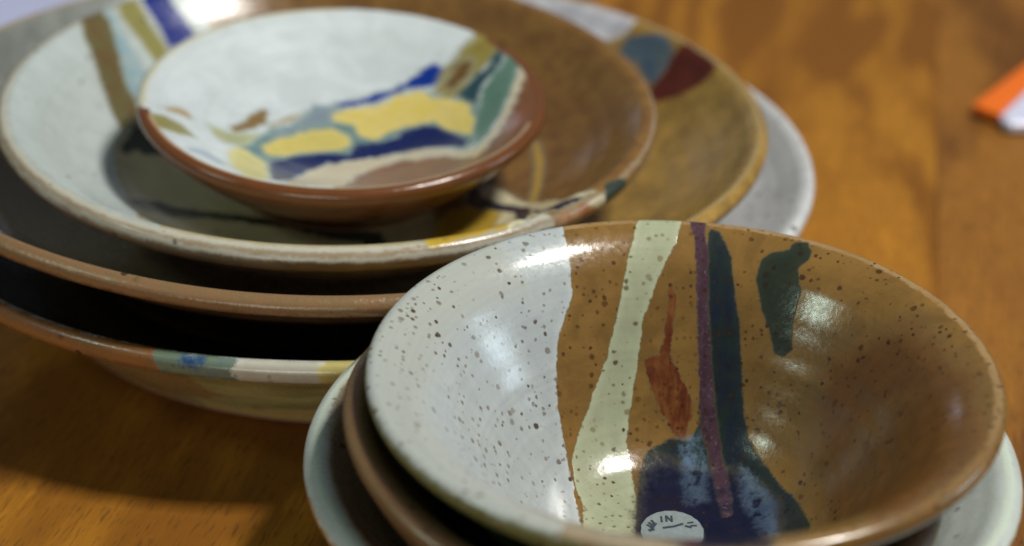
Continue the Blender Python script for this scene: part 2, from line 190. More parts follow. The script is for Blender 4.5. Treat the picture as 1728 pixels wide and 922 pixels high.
  'rimbrown': [(-62.8,-18),(-60.9,-23.8),(-58.4,-29.3),(-55.4,-34.6),(-51.9,-39.6),(-48,-44.3),(-43.7,-48.6),(-39,-52.4),(-34,-55.8),(-28.6,-58.7),(-23.1,-61.1),(-17.3,-63),(-11.3,-64.3),(-5.3,-65.1),(0.8,-65.3),(6.8,-65),(12.8,-64.1),(18.7,-62.6),(24.5,-60.6),(30,-58),(35.3,-55),(40.2,-51.5),(44.8,-47.5),(49.1,-43.1),(52.9,-38.4),(56.2,-33.3),(59.1,-28),(61.4,-22.3),(63.2,-16.5),(64.5,-10.6),(65.2,-4.6),(65.3,1.5),(64.9,7.6),(63.9,13.6),(62.4,19.5),(60.3,25.2),(57.7,30.7),(54.6,35.9),(51,40.8),(47,45.4),(41.8,40.4),(45.4,36.3),(48.6,31.9),(51.3,27.3),(53.6,22.4),(55.5,17.3),(56.9,12.1),(57.7,6.7),(58.1,1.4),(58,-4.1),(57.4,-9.4),(56.2,-14.7),(54.6,-19.9),(52.5,-24.9),(50,-29.7),(47,-34.2),(43.7,-38.4),(39.9,-42.3),(35.8,-45.8),(31.4,-48.9),(26.7,-51.6),(21.8,-53.9),(16.7,-55.7),(11.4,-57),(6.1,-57.8),(0.7,-58.1),(-4.7,-57.9),(-10.1,-57.3),(-15.4,-56.1),(-20.5,-54.4),(-25.5,-52.3),(-30.2,-49.7),(-34.7,-46.6),(-38.9,-43.2),(-42.7,-39.4),(-46.2,-35.3),(-49.3,-30.8),(-52,-26.1),(-54.2,-21.1),(-55.9,-16)],
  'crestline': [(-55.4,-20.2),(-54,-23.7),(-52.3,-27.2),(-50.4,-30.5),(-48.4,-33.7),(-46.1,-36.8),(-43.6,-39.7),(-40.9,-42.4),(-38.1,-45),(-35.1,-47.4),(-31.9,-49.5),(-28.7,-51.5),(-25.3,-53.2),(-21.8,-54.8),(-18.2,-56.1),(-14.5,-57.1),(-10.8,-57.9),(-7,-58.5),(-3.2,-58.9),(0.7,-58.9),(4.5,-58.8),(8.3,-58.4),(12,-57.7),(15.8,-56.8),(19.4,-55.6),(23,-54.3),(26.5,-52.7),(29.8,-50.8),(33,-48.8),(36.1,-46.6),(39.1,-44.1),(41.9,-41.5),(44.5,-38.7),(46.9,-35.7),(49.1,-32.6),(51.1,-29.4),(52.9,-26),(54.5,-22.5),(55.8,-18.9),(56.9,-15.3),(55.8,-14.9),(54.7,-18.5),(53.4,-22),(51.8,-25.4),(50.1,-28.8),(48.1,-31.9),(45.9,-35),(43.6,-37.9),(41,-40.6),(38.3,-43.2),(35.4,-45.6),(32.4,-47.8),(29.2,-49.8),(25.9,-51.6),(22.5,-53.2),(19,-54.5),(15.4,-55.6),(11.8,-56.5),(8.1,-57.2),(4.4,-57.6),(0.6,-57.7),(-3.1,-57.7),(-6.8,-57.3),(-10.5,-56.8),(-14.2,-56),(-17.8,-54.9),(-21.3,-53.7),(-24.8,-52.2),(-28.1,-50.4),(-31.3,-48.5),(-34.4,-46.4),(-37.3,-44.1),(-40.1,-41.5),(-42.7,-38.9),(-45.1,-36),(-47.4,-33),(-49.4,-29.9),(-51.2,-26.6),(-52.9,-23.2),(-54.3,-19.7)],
 },
 'B': {
  'lavpatch': [(38.1,148),(51.4,119.7),(63.3,109.7),(79.6,91.7),(88.9,83.8),(96.5,83.2),(100,87),(91.2,114.4),(72.4,134.6),(56,142.2)],
  'white': [(-136.7,-24.9),(-139.9,4.9),(-142.9,37.6),(-136.5,68.7),(-125.2,87.7),(-110.9,105.1),(-99.4,116.1),(-86.6,125.9),(-73,134.3),(-59.2,140.9),(-45.5,145.9),(-40.9,142.6),(-26.7,118.5),(-38.8,110.9),(-50.4,102.4),(-61.6,92.9),(-72.1,82.4),(-82.2,70.9),(-94.1,59.6),(-105.3,46.6),(-110.9,10.2),(-119.3,-3.7),(-126.7,-21.9)],
  'blue': [(92.4,78.5),(95.6,81.2),(102.5,78.5),(109.7,72.4),(111.4,64),(107.8,58.1),(101.3,54),(98.3,61.4),(96.1,69.7),(92.5,73.4)],
  'red': [(110,60.8),(114.1,62.7),(121.8,68.8),(125.8,44.5),(123.2,39.9),(116.8,39.4),(109,41.1),(101.1,44.5),(98.5,51.4),(105.1,56.3)],
  'taupe': [(-128.3,-51.6),(-118.7,-39.9),(-111.4,-15.2),(-99.9,-0.6),(-87.3,9),(-77.2,13.4),(-66.6,15.5),(-55.7,16.3),(-44.6,16.2),(-33.4,15.4),(-22.2,14.2),(-11,13),(0.1,11.9),(11.2,11.2),(22.3,10.7),(27.4,-20.1),(32,-48.9),(37,-90.1),(26.5,-85.9),(16.3,-86.1),(6.3,-88.3),(-3.2,-93.6),(-7.7,-142),(-17,-143.4),(-26.2,-144.7),(-35.7,-140.6),(-45.3,-136.5),(-55.1,-132.1),(-65,-127.7),(-75.1,-123.1),(-87.3,-115.1),(-99.9,-106.7),(-112.8,-97.9),(-120.3,-75.8)],
  'lavspot': [(-96,-51.3),(-91.3,-48.3),(-88.2,-54.1),(-84,-63.2),(-78.3,-106.6),(-85.6,-102.2)],
  'liptan': [(-133.6,35.8),(-135.8,26.6),(-137.3,17.2),(-138.1,7.8),(-138.3,-1.7),(-137.9,-11.1),(-136.8,-20.5),(-135.1,-29.9),(-132.7,-39),(-129.7,-48),(-126.2,-56.8),(-122,-65.3),(-117.2,-73.5),(-111.9,-81.3),(-106.1,-88.8),(-99.8,-95.8),(-93,-102.4),(-85.8,-108.6),(-78.1,-114.2),(-70.1,-119.2),(-61.8,-123.8),(-53.2,-127.7),(-44.3,-131),(-35.3,-133.8),(-26,-135.9),(-16.7,-137.3),(-7.2,-138.1),(2.2,-138.3),(11.7,-137.8),(21.1,-136.7),(30.4,-135),(39.6,-132.6),(48.5,-129.5),(57.3,-125.9),(65.8,-121.7),(73.9,-116.9),(81.8,-111.6),(89.2,-105.7),(96.2,-99.4),(102.8,-92.6),(96.9,-87.2),(90.7,-93.6),(84,-99.6),(77,-105.1),(69.7,-110.2),(62,-114.7),(54,-118.6),(45.7,-122.1),(37.3,-124.9),(28.6,-127.2),(19.9,-128.8),(11,-129.9),(2.1,-130.3),(-6.8,-130.2),(-15.7,-129.4),(-24.5,-128),(-33.2,-126),(-41.8,-123.5),(-50.1,-120.3),(-58.2,-116.6),(-66.1,-112.3),(-73.6,-107.6),(-80.8,-102.3),(-87.6,-96.5),(-94,-90.3),(-100,-83.6),(-105.4,-76.6),(-110.4,-69.2),(-114.9,-61.5),(-118.9,-53.5),(-122.2,-45.2),(-125,-36.8),(-127.3,-28.1),(-128.9,-19.4),(-129.9,-10.5),(-130.3,-1.6),(-130.1,7.3),(-129.3,16.2),(-127.9,25),(-125.9,33.7)],
 },
 'A': {
  'teal': [(-43.3,-141.8),(-42.8,-141.9),(-42.2,-142.1),(-41.7,-142.3),(-41.1,-142.4),(-40.5,-142.6),(-40,-142.7),(-39.4,-142.9),(-38.9,-143.1),(-38.3,-143.2),(-37.7,-143.4),(-37.2,-143.5),(-36.6,-143.7),(-36,-143.8),(-35.5,-143.9),(-34.9,-144.1),(-34.3,-144.2),(-33.8,-144.3),(-33.2,-144.5),(-32.6,-144.6),(-32.1,-144.7),(-31.5,-144.9),(-30.9,-145),(-30.3,-145.1),(-29.8,-145.2),(-29.2,-145.3),(-28.6,-145.4),(-28.1,-145.6),(-27.5,-145.7),(-26.9,-145.8),(-26.3,-145.9),(-25.8,-146),(-25.2,-146.1),(-24.6,-146.2),(-24,-146.3),(-23.5,-146.4),(-22.9,-146.5),(-22.3,-146.6),(-21.7,-146.6),(-21.1,-146.7),(-19.8,-137.3),(-20.3,-137.2),(-20.9,-137.2),(-21.4,-137.1),(-21.9,-137),(-22.5,-136.9),(-23,-136.8),(-23.6,-136.7),(-24.1,-136.6),(-24.6,-136.5),(-25.2,-136.4),(-25.7,-136.3),(-26.3,-136.2),(-26.8,-136.1),(-27.3,-136),(-27.9,-135.9),(-28.4,-135.8),(-28.9,-135.7),(-29.5,-135.6),(-30,-135.5),(-30.5,-135.3),(-31.1,-135.2),(-31.6,-135.1),(-32.1,-135),(-32.7,-134.8),(-33.2,-134.7),(-33.7,-134.6),(-34.3,-134.4),(-34.8,-134.3),(-35.3,-134.2),(-35.8,-134),(-36.4,-133.9),(-36.9,-133.7),(-37.4,-133.6),(-37.9,-133.4),(-38.5,-133.3),(-39,-133.1),(-39.5,-133),(-40,-132.8),(-40.6,-132.7)],
  'bluedot': [(-35.7,-139.2),(-35.6,-139.3),(-35.5,-139.3),(-35.4,-139.3),(-35.2,-139.4),(-35.1,-139.4),(-35,-139.4),(-34.9,-139.4),(-34.7,-139.5),(-34.6,-139.5),(-34.5,-139.5),(-34.4,-139.6),(-34.2,-139.6),(-34.1,-139.6),(-34,-139.7),(-33.9,-139.7),(-33.7,-139.7),(-33.6,-139.8),(-33.5,-139.8),(-33.4,-139.8),(-33.2,-139.8),(-33.1,-139.9),(-33,-139.9),(-32.9,-139.9),(-32.7,-140),(-32.6,-140),(-32.5,-140),(-32.4,-140),(-32.2,-140.1),(-32.1,-140.1),(-32,-140.1),(-31.9,-140.2),(-31.7,-140.2),(-31.6,-140.2),(-31.5,-140.2),(-31.4,-140.3),(-31.2,-140.3),(-31.1,-140.3),(-31,-140.4),(-30.9,-140.4),(-30.2,-137.5),(-30.3,-137.4),(-30.5,-137.4),(-30.6,-137.4),(-30.7,-137.3),(-30.8,-137.3),(-31,-137.3),(-31.1,-137.3),(-31.2,-137.2),(-31.3,-137.2),(-31.5,-137.2),(-31.6,-137.2),(-31.7,-137.1),(-31.8,-137.1),(-31.9,-137.1),(-32.1,-137),(-32.2,-137),(-32.3,-137),(-32.4,-137),(-32.6,-136.9),(-32.7,-136.9),(-32.8,-136.9),(-32.9,-136.8),(-33,-136.8),(-33.2,-136.8),(-33.3,-136.7),(-33.4,-136.7),(-33.5,-136.7),(-33.7,-136.7),(-33.8,-136.6),(-33.9,-136.6),(-34,-136.6),(-34.1,-136.5),(-34.3,-136.5),(-34.4,-136.5),(-34.5,-136.4),(-34.6,-136.4),(-34.8,-136.4),(-34.9,-136.3),(-35,-136.3)],
  'whitelip': [(-21.9,-146.6),(-21.3,-146.7),(-20.8,-146.8),(-20.2,-146.9),(-19.6,-146.9),(-19,-147),(-18.4,-147.1),(-17.9,-147.2),(-17.3,-147.2),(-16.7,-147.3),(-16.1,-147.4),(-15.5,-147.4),(-15,-147.5),(-14.4,-147.5),(-13.8,-147.6),(-13.2,-147.6),(-12.6,-147.7),(-12.1,-147.7),(-11.5,-147.8),(-10.9,-147.8),(-10.3,-147.9),(-9.7,-147.9),(-9.1,-148),(-8.6,-148),(-8,-148),(-7.4,-148.1),(-6.8,-148.1),(-6.2,-148.1),(-5.6,-148.1),(-5.1,-148.2),(-4.5,-148.2),(-3.9,-148.2),(-3.3,-148.2),(-2.7,-148.2),(-2.1,-148.2),(-1.6,-148.2),(-1,-148.2),(-0.4,-148.2),(0.2,-148.2),(0.8,-148.2),(0.7,-138.7),(0.2,-138.7),(-0.4,-138.7),(-0.9,-138.7),(-1.5,-138.7),(-2,-138.7),(-2.6,-138.7),(-3.1,-138.7),(-3.6,-138.7),(-4.2,-138.7),(-4.7,-138.7),(-5.3,-138.6),(-5.8,-138.6),(-6.4,-138.6),(-6.9,-138.6),(-7.5,-138.5),(-8,-138.5),(-8.6,-138.5),(-9.1,-138.4),(-9.6,-138.4),(-10.2,-138.4),(-10.7,-138.3),(-11.3,-138.3),(-11.8,-138.2),(-12.4,-138.2),(-12.9,-138.1),(-13.5,-138.1),(-14,-138),(-14.5,-138),(-15.1,-137.9),(-15.6,-137.9),(-16.2,-137.8),(-16.7,-137.7),(-17.3,-137.7),(-17.8,-137.6),(-18.3,-137.5),(-18.9,-137.4),(-19.4,-137.4),(-20,-137.3),(-20.5,-137.2)],
  'yellowlip': [(-0,-148.2),(1.5,-148.2),(2.9,-148.2),(4.4,-148.2),(5.8,-148.1),(7.3,-148.1),(8.8,-148),(10.2,-147.9),(11.7,-147.8),(13.1,-147.7),(14.6,-147.5),(16,-147.4),(17.5,-147.2),(18.9,-147),(20.4,-146.8),(21.8,-146.6),(23.3,-146.4),(24.7,-146.2),(26.1,-145.9),(27.6,-145.7),(29,-145.4),(30.4,-145.1),(31.9,-144.8),(33.3,-144.5),(34.7,-144.1),(36.1,-143.8),(37.5,-143.4),(38.9,-143),(40.3,-142.6),(41.8,-142.2),(43.2,-141.8),(44.5,-141.4),(45.9,-140.9),(47.3,-140.5),(48.7,-140),(50.1,-139.5),(51.4,-139),(52.8,-138.5),(54.2,-138),(55.5,-137.4),(52,-128.6),(50.7,-129.1),(49.4,-129.6),(48.2,-130.1),(46.9,-130.6),(45.6,-131),(44.3,-131.5),(43,-131.9),(41.7,-132.3),(40.4,-132.7),(39.1,-133.1),(37.8,-133.5),(36.4,-133.9),(35.1,-134.2),(33.8,-134.6),(32.5,-134.9),(31.1,-135.2),(29.8,-135.5),(28.5,-135.8),(27.1,-136.1),(25.8,-136.3),(24.5,-136.6),(23.1,-136.8),(21.8,-137),(20.4,-137.2),(19.1,-137.4),(17.7,-137.6),(16.4,-137.8),(15,-137.9),(13.6,-138.1),(12.3,-138.2),(10.9,-138.3),(9.6,-138.4),(8.2,-138.5),(6.8,-138.6),(5.5,-138.6),(4.1,-138.7),(2.7,-138.7),(1.4,-138.7),(-0,-138.7)],
  'lower': [(-61.1,-132.9),(-118.3,-158.2),(-75.5,-172.2),(-54.5,-186.8),(-32.4,-187.4),(-14,-187.6),(3.1,-186.6),(19.6,-186),(36.9,-185.5),(56.5,-184.8),(39.3,-204.3),(29,-206),(18.4,-207.2),(7.6,-207.9),(-3.4,-208),(-15.4,-207.5),(-27.7,-206.2),(-40.3,-204.1),(-57.8,-199.8),(-76.6,-193.4)],
  'underbrown': [(-190.5,-83.5),(-124,-71.8),(-109.9,-87.6),(-98.5,-99.5),(-87.6,-110.7),(-76.5,-117.5),(-65.7,-123.9),(-55.8,-127.3),(-45.8,-131.1),(-39.7,-130.3),(-38.1,-138.6),(-40.8,-140.7),(-48.6,-154.7),(-53.5,-168.5),(-46.3,-174.5),(-63.3,-177),(-90.8,-168),(-66.1,-197.3),(-82.1,-191.1),(-98,-183.5),(-116.3,-172.5),(-134.2,-158.9),(-151.2,-142.9),(-166.4,-124.9)],
  'orange': [(-128.4,74.1),(-131.7,68.1),(-134.7,61.9),(-137.4,55.6),(-139.8,49.2),(-142,42.7),(-143.8,36.1),(-145.3,29.4),(-146.5,22.6),(-147.4,15.8),(-148,9),(-148.2,2.1),(-148.2,-4.8),(-147.8,-11.6),(-147.1,-18.5),(-146.1,-25.3),(-144.7,-32),(-143.1,-38.7),(-141.2,-45.2),(-138.9,-51.7),(-136.4,-58.1),(-133.5,-64.4),(-130.4,-70.5),(-127,-76.4),(-123.3,-82.2),(-119.4,-87.9),(-115.2,-93.3),(-110.8,-98.5),(-106.1,-103.5),(-101.2,-108.3),(-96,-112.9),(-90.7,-117.2),(-85.2,-121.3),(-79.5,-125.1),(-73.6,-128.7),(-67.6,-131.9),(-61.4,-134.9),(-55.1,-137.6),(-48.6,-140),(-42.1,-142.1),(-39.4,-133),(-45.5,-131.1),(-51.5,-128.8),(-57.4,-126.3),(-63.2,-123.5),(-68.9,-120.4),(-74.4,-117.1),(-79.7,-113.5),(-84.9,-109.7),(-89.9,-105.7),(-94.7,-101.4),(-99.3,-96.9),(-103.7,-92.2),(-107.8,-87.3),(-111.7,-82.2),(-115.4,-77),(-118.9,-71.5),(-122.1,-66),(-125,-60.2),(-127.6,-54.4),(-130,-48.4),(-132.1,-42.3),(-133.9,-36.2),(-135.5,-29.9),(-136.7,-23.6),(-137.7,-17.3),(-138.3,-10.9),(-138.7,-4.5),(-138.7,2),(-138.5,8.4),(-137.9,14.8),(-137.1,21.2),(-136,27.5),(-134.6,33.7),(-132.9,39.9),(-130.9,46),(-128.6,52.1),(-126.1,58),(-123.2,63.7),(-120.2,69.4)],
  'umber_shade': [(-68.2,118.2),(-77.5,112.3),(-86.3,105.7),(-94.6,98.4),(-102.2,90.5),(-109.1,82),(-115.4,73),(-120.9,63.4),(-125.6,53.5),(-129.5,43.2),(-132.5,32.7),(-134.7,21.9),(-136.1,11),(-136.5,0),(-136.1,-11),(-134.7,-21.9),(-132.5,-32.7),(-129.5,-43.2),(-125.6,-53.5),(-120.9,-63.4),(-115.4,-73),(-109.1,-82),(-102.2,-90.5),(-94.6,-98.4),(-86.3,-105.7),(-77.5,-112.3),(-68.3,-118.2),(-58.5,-123.3),(-48.4,-127.6),(-38,-131.1),(-27.3,-133.7),(-16.5,-135.5),(-5.5,-136.4),(5.5,-136.4),(16.5,-135.5),(27.3,-133.7),(38,-131.1),(48.4,-127.6),(58.5,-123.3),(68.3,-118.2),(30,-52),(25.7,-54.2),(21.3,-56.1),(16.7,-57.6),(12,-58.8),(7.2,-59.6),(2.4,-60),(-2.4,-60),(-7.2,-59.6),(-12,-58.8),(-16.7,-57.6),(-21.3,-56.1),(-25.7,-54.2),(-30,-52),(-34.1,-49.4),(-37.9,-46.5),(-41.6,-43.3),(-44.9,-39.8),(-48,-36),(-50.7,-32.1),(-53.1,-27.9),(-55.2,-23.5),(-56.9,-19),(-58.3,-14.4),(-59.2,-9.6),(-59.8,-4.8),(-60,0),(-59.8,4.8),(-59.2,9.6),(-58.3,14.4),(-56.9,19),(-55.2,23.5),(-53.1,27.9),(-50.7,32.1),(-48,36),(-44.9,39.8),(-41.6,43.3),(-37.9,46.5),(-34.1,49.4),(-30,52)],
 },
}

def inside(poly, X, Y):
    n = len(poly); c = np.zeros(X.shape, bool); j = n-1
    for i in range(n):
        xi, yi = poly[i]; xj, yj = poly[j]
        if yi != yj:
            c ^= ((yi > Y) != (yj > Y)) & (X < (xj-xi)*(Y-yi)/(yj-yi)+xi)
        j = i
    return c
def signed(poly, X, Y):
    d = np.full(X.shape, 1e9); j = len(poly)-1
    for i in range(len(poly)):
        ax, ay = poly[j]; bx, by = poly[i]; vx, vy = bx-ax, by-ay; L = vx*vx+vy*vy+1e-9
        t = np.clip(((X-ax)*vx+(Y-ay)*vy)/L, 0, 1)
        d = np.minimum(d, np.hypot(X-ax-t*vx, Y-ay-t*vy)); j = i
    return np.where(inside(poly, X, Y), -d, d)

def revolve(name, key, mat, wobble=.0004, nphi=360, step=.0007, seed=1):
    """One wheel-thrown dish as a closed shell; origin under the middle of its foot."""
    pr = PROFILES[key]; rp, zp, sp = smooth_profile(pr, step)
    zfoot = pr[-1][1]; rf = pr[-1][0]
    # close underneath: foot ring recess
    icrest = int(np.argmax(zp)); scr = sp[icrest]
    g = np.random.default_rng(seed)
    ph = np.linspace(0, 2*np.pi, nphi, endpoint=False)
    a = g.uniform(-1, 1, 6); b = g.uniform(0, 6.28, 6)
    w1 = sum(a[k]*np.cos((k+2)*ph+b[k])/(k+1.5) for k in range(6))*wobble
    a = g.uniform(-1, 1, 6); b = g.uniform(0, 6.28, 6)
    w2 = sum(a[k]*np.cos((k+2)*ph+b[k])/(k+1.5) for k in range(6))*wobble
    # throwing rings: faint waves along the profile
    ring = (np.sin(sp*2*np.pi/.0065+g.uniform(0, 6))*.5+np.sin(sp*2*np.pi/.0103+1)*.5)*.00006
    ring *= np.clip(np.abs(sp-scr)/.012, 0, 1)*np.clip(rp/.01, 0, 1)
    dr = np.gradient(rp); dz = np.gradient(zp); h = np.hypot(dr, dz)+1e-9
    rr = rp-dz/h*ring; zz = zp+dr/h*ring
    ns = len(rp)-1   # first row is the centre point
    rr, zz, s = rr[1:], zz[1:], sp[1:]
    rn = rr/max(rr)
    Rg = rr[:, None]+w1[None]*(rn**3)[:, None]; Zg = zz[:, None]+w2[None]*(rn**4)[:, None]*1.3 - zfoot
    X = Rg*np.cos(ph); Y = Rg*np.sin(ph)
    V = np.concatenate([[[0, 0, zp[0]-zfoot]], np.stack([X, Y, Zg], -1).reshape(-1, 3)])
    # underside disc
    V = np.concatenate([V, [[0, 0, .0016]]]); last = len(V)-1
    i = np.arange(ns-1)[:, None]; j = np.arange(nphi)[None]; j2 = (j+1) % nphi
    q = np.stack([1+i*nphi+j, 1+i*nphi+j2+0*i, 1+(i+1)*nphi+j2, 1+(i+1)*nphi+j], -1).reshape(-1, 4)[:, ::-1]
    jj = np.arange(nphi); j3 = (jj+1) % nphi
    t0 = np.stack([0*jj, 1+jj, 1+j3], 1); base = 1+(ns-1)*nphi
    t1 = np.stack([0*jj+last, base+j3, base+jj], 1)
    loops = np.concatenate([q.ravel(), t0.ravel(), t1.ravel()])
    starts = np.concatenate([np.arange(len(q))*4, len(q)*4+np.arange(2*nphi)*3])
    me = bpy.data.meshes.new(name)
    me.vertices.add(len(V)); me.vertices.foreach_set('co', V.astype(np.float32).ravel())
    me.loops.add(len(loops)); me.loops.foreach_set('vertex_index', loops.astype(np.int32))
    me.polygons.add(len(starts)); me.polygons.foreach_set('loop_start', starts.astype(np.int32))
    me.polygons.foreach_set('use_smooth', np.ones(len(starts), bool))
    me.update(calc_edges=True); me.validate()
    S = np.concatenate([[0], np.repeat(s, nphi), [s[-1]+.01]])*1000
    P = np.concatenate([[0], np.tile(ph, ns), [0]])
    UX, UY = S*np.cos(P), S*np.sin(P)
    def add(n, d):
        at = me.attributes.new(n, 'FLOAT', 'POINT'); at.data.foreach_set('value', d.astype(np.float32))
    add('lip', S-scr*1000); add('arc', S); add('ux', UX); add('uy', UY)
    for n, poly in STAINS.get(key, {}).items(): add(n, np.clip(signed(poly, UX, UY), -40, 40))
    me.materials.append(mat)
    o = bpy.data.objects.new(name, me); scene.collection.objects.link(o)
    return o, rf

def foot_ring(key, rf, mat, parent):
    """unglazed turned foot under the dish"""
    sec = [(rf-.0002, .0004), (rf-.0006, -.0012), (rf-.0016, -.0018), (rf-.0034, -.0018), (rf-.0044, -.0010), (rf-.0050, .0018), (rf-.0050, .0035), (rf-.0012, .0030)]
    n = 144; V = []; F = []; m = len(sec)
    for i in range(n):
        a = 2*math.pi*i/n
        for r, z in sec: V.append((r*math.cos(a), r*math.sin(a), z))
    for i in range(n):
        for k in range(m):
            F.append((i*m+k, i*m+(k+1) % m, ((i+1) % n)*m+(k+1) % m, ((i+1) % n)*m+k))
    me = bpy.data.meshes.new('foot_ring'); me.from_pydata(V, [], F); me.materials.append(mat)
    for p in me.polygons: p.use_smooth = True
    o = bpy.data.objects.new('foot_ring', me); scene.collection.objects.link(o); o.parent = parent
    return o

# ------------------------------------------------------------------ glaze materials
def glaze(name, base, layers, ext=None, lipc=None, lipw=1.6, ext_at=3.0, speck=(300, .62, .5), rough=.22, seed=0.0,
          mottle=.10, bumpy=1.0, lipfirst=False, spec=.5, halo=None, flow=.6, fleck=None, lipshift=0.0, ext_layers=(), ringcol=.08, rimband=None):
    """layers: (attribute, colour, edge wobble mm, softness mm, second colour, opacity)"""
    g = NT(name); co = g.mapping(g.coord(), loc=(seed, seed*.7, seed*.3))
    e1 = g.math('SUBTRACT', g.noise(co, 240, 4, .6), .5)
    e2 = g.math('SUBTRACT', g.noise(co, 1100, 3, .6), .5)
    edge = g.math('ADD', g.math('MULTIPLY', e1, 2.0), g.math('MULTIPLY', e2, 1.3))
    # the glaze ran towards the middle: streaks that follow the slope
    arc = g.math('MAXIMUM', g.attr('arc'), 1.0); cv = g.n('ShaderNodeCombineXYZ')
    g.put(cv.inputs[0], g.math('MULTIPLY', g.math('DIVIDE', g.attr('ux'), arc), 7)); g.put(cv.inputs[1], g.math('MULTIPLY', g.math('DIVIDE', g.attr('uy'), arc), 7))
    g.put(cv.inputs[2], g.math('MULTIPLY', arc, .055))
    run = g.noise(cv.outputs[0], 2.6, 4, .6); runfine = g.noise(cv.outputs[0], 4.2, 4, .65, .5)
    edge = g.math('ADD', edge, g.math('MULTIPLY', g.math('SUBTRACT', run, .5), flow*2.0))
    mot = g.noise(co, 90, 5, .65, .6); fine = g.noise(co, 700, 4, .6)
    c2 = tuple(v*(1-mottle*1.6) for v in base)
    col = g.mix(g.step(mot, .3, .7), base, c2)
    lip = g.attr('lip')
    def put(col, L, halo=halo):
        at, c, wob, soft = L[:4]; second = L[4] if len(L) > 4 else tuple(v*(1-mottle) for v in c); op = L[5] if len(L) > 5 else 1.0
        d = g.math('ADD', g.attr(at), g.math('MULTIPLY', edge, wob*2.2))
        m = g.step(d, soft, -soft)
        if len(L) > 6 and L[6]:      # broken, streaky wash
            m = g.math('MULTIPLY', m, g.step(g.math('ADD', g.math('MULTIPLY', run, .35), g.math('MULTIPLY', g.noise(co, 330, 5, .62), .65)), .36, .62))
        if op < 1: m = g.math('MULTIPLY', m, op)
        cc = g.mix(g.step(g.math('ADD', g.math('MULTIPLY', mot, .5), g.math('MULTIPLY', run, .5)), .38, .62), c, second)
        # pooled in the middle of the stroke, thin and paler towards its edge
        cc = g.mix(g.step(d, -2.6, .2, 0, .32), cc, tuple(min(.8, v*1.35+.012) for v in c))
        if halo and not (len(L) > 6 and L[6]):
            hm = g.math('MULTIPLY', g.step(d, halo[1]+soft, 0), g.step(run, .3, .6, .35, .9))
            col = g.mix(g.math('MULTIPLY', hm, halo[2]), col, halo[0])
        return g.mix(m, col, cc), m
    height = 0.0
    def thin(col):
        d = g.math('ABSOLUTE', g.math('ADD', g.math('SUBTRACT', lip, lipshift), g.math('MULTIPLY', edge, .9)))
        m = g.math('MULTIPLY', g.step(d, lipw, lipw*.35), g.step(mot, .25, .6, .45, .95))
        return g.mix(m, col, lipc)
    if lipc and lipfirst: col = thin(col)
    for L in layers:
        col, m = put(col, L)
        height = g.math('ADD', height, g.math('MULTIPLY', m, .35))
    if rimband:   # (colour, from mm, to mm)
        d1 = g.math('ADD', lip, g.math('MULTIPLY', edge, .8))
        col = g.mix(g.math('MULTIPLY', g.step(d1, rimband[1], rimband[1]+1.2), g.step(d1, rimband[2]+1, rimband[2])), col, rimband[0])
    if ext:
        d = g.math('ADD', lip, g.math('MULTIPLY', edge, 1.2))
        m = g.step(d, ext_at-.6, ext_at+.8)
        col = g.mix(m, col, g.mix(g.step(g.noise(g.mapping(co, scale=(1, 1, 5)), 60, 4), .35, .7), ext, tuple(v*.6 for v in ext)))
    if lipc and not lipfirst: col = thin(col)   # glaze breaks thin over the crest of the lip
    for L in ext_layers: col, m = put(col, L, None)
    # faint throwing lines carry the glaze unevenly
    rg = g.noise(g.n_combine(g.attr('arc')), .55, 3, .6)
    col = g.mix(g.step(rg, .3, .7, 0.0, ringcol*2), col, g.mix(.5, col, (0.02, .015, .01)))
    col = g.mix(g.step(fine, .35, .75, 0, .10), col, (.9, .85, .75), 'MULTIPLY')
    if fleck:
        f = g.math('MULTIPLY', g.step(g.noise(co, 950, 3, .6, .8), .56, .70), g.step(g.attr(fleck), .3, -.4))
        col = g.mix(g.math('MULTIPLY', f, g.step(mot, .4, .6, .2, .7)), col, (.24, .17, .22))
    # iron speckles
    if speck:
        for sc, gate, size, off in ((speck[0], speck[1], speck[2], 0.0), (speck[0]*1.7, min(speck[1]+.15, .93), speck[2]*1.1, 3.1)):
            wv = g.n('ShaderNodeVectorMath', operation='ADD'); g.put(wv.inputs[0], g.mapping(co, loc=(off, 0, 0)))
            sc2 = g.n('ShaderNodeVectorMath', operation='SCALE'); g.put(sc2.inputs[0], g.noise(co, 900, 2, .5, 0, 1)); sc2.inputs['Scale'].default_value = .0007
            g.put(wv.inputs[1], sc2.outputs[0])
            v = g.voronoi(wv.outputs[0], sc); sep = g.n('ShaderNodeSeparateColor'); g.put(sep.inputs[0], v.outputs['Color'])
            thr = g.math('MULTIPLY', g.math('MAXIMUM', g.math('SUBTRACT', sep.outputs[0], gate), 0.0), size/(1-gate))
            d = g.math('SUBTRACT', v.outputs['Distance'], thr)
            hal = g.math('MULTIPLY', g.step(d, .12, -.05), g.step(sep.outputs[0], gate+.45, gate+.65, 0, .55)); col = g.mix(hal, col, (.50, .36, .22), 'MULTIPLY')
            m = g.math('MULTIPLY', g.step(d, .05, -.06), g.step(sep.outputs[0], gate, gate+.08))
            m = g.math('MULTIPLY', m, g.step(sep.outputs[1], 0, 1, .35, .95)); m = g.math('MULTIPLY', m, g.step(g.noise(co, 75, 2), .40, .58, .15, 1.0))
            col = g.mix(m, col, (.042, .022, .010))
    g.put(g.bsdf.inputs['Base Color'], col)
    g.put(g.bsdf.inputs['Roughness'], g.step(fine, .3, .75, rough, rough+.10))
    g.bsdf.inputs['IOR'].default_value = 1.52; g.bsdf.inputs['Specular IOR Level'].default_value = spec
    b = g.bump(g.noise(co, 160, 3, .5), .10*bumpy, .0009)
    b = g.bump(fine, .22*bumpy, .0003, b)
    if not isinstance(height, float): b = g.bump(height, .35, .00025, b)
    g.put(g.bsdf.inputs['Normal'], b)
    return g.m
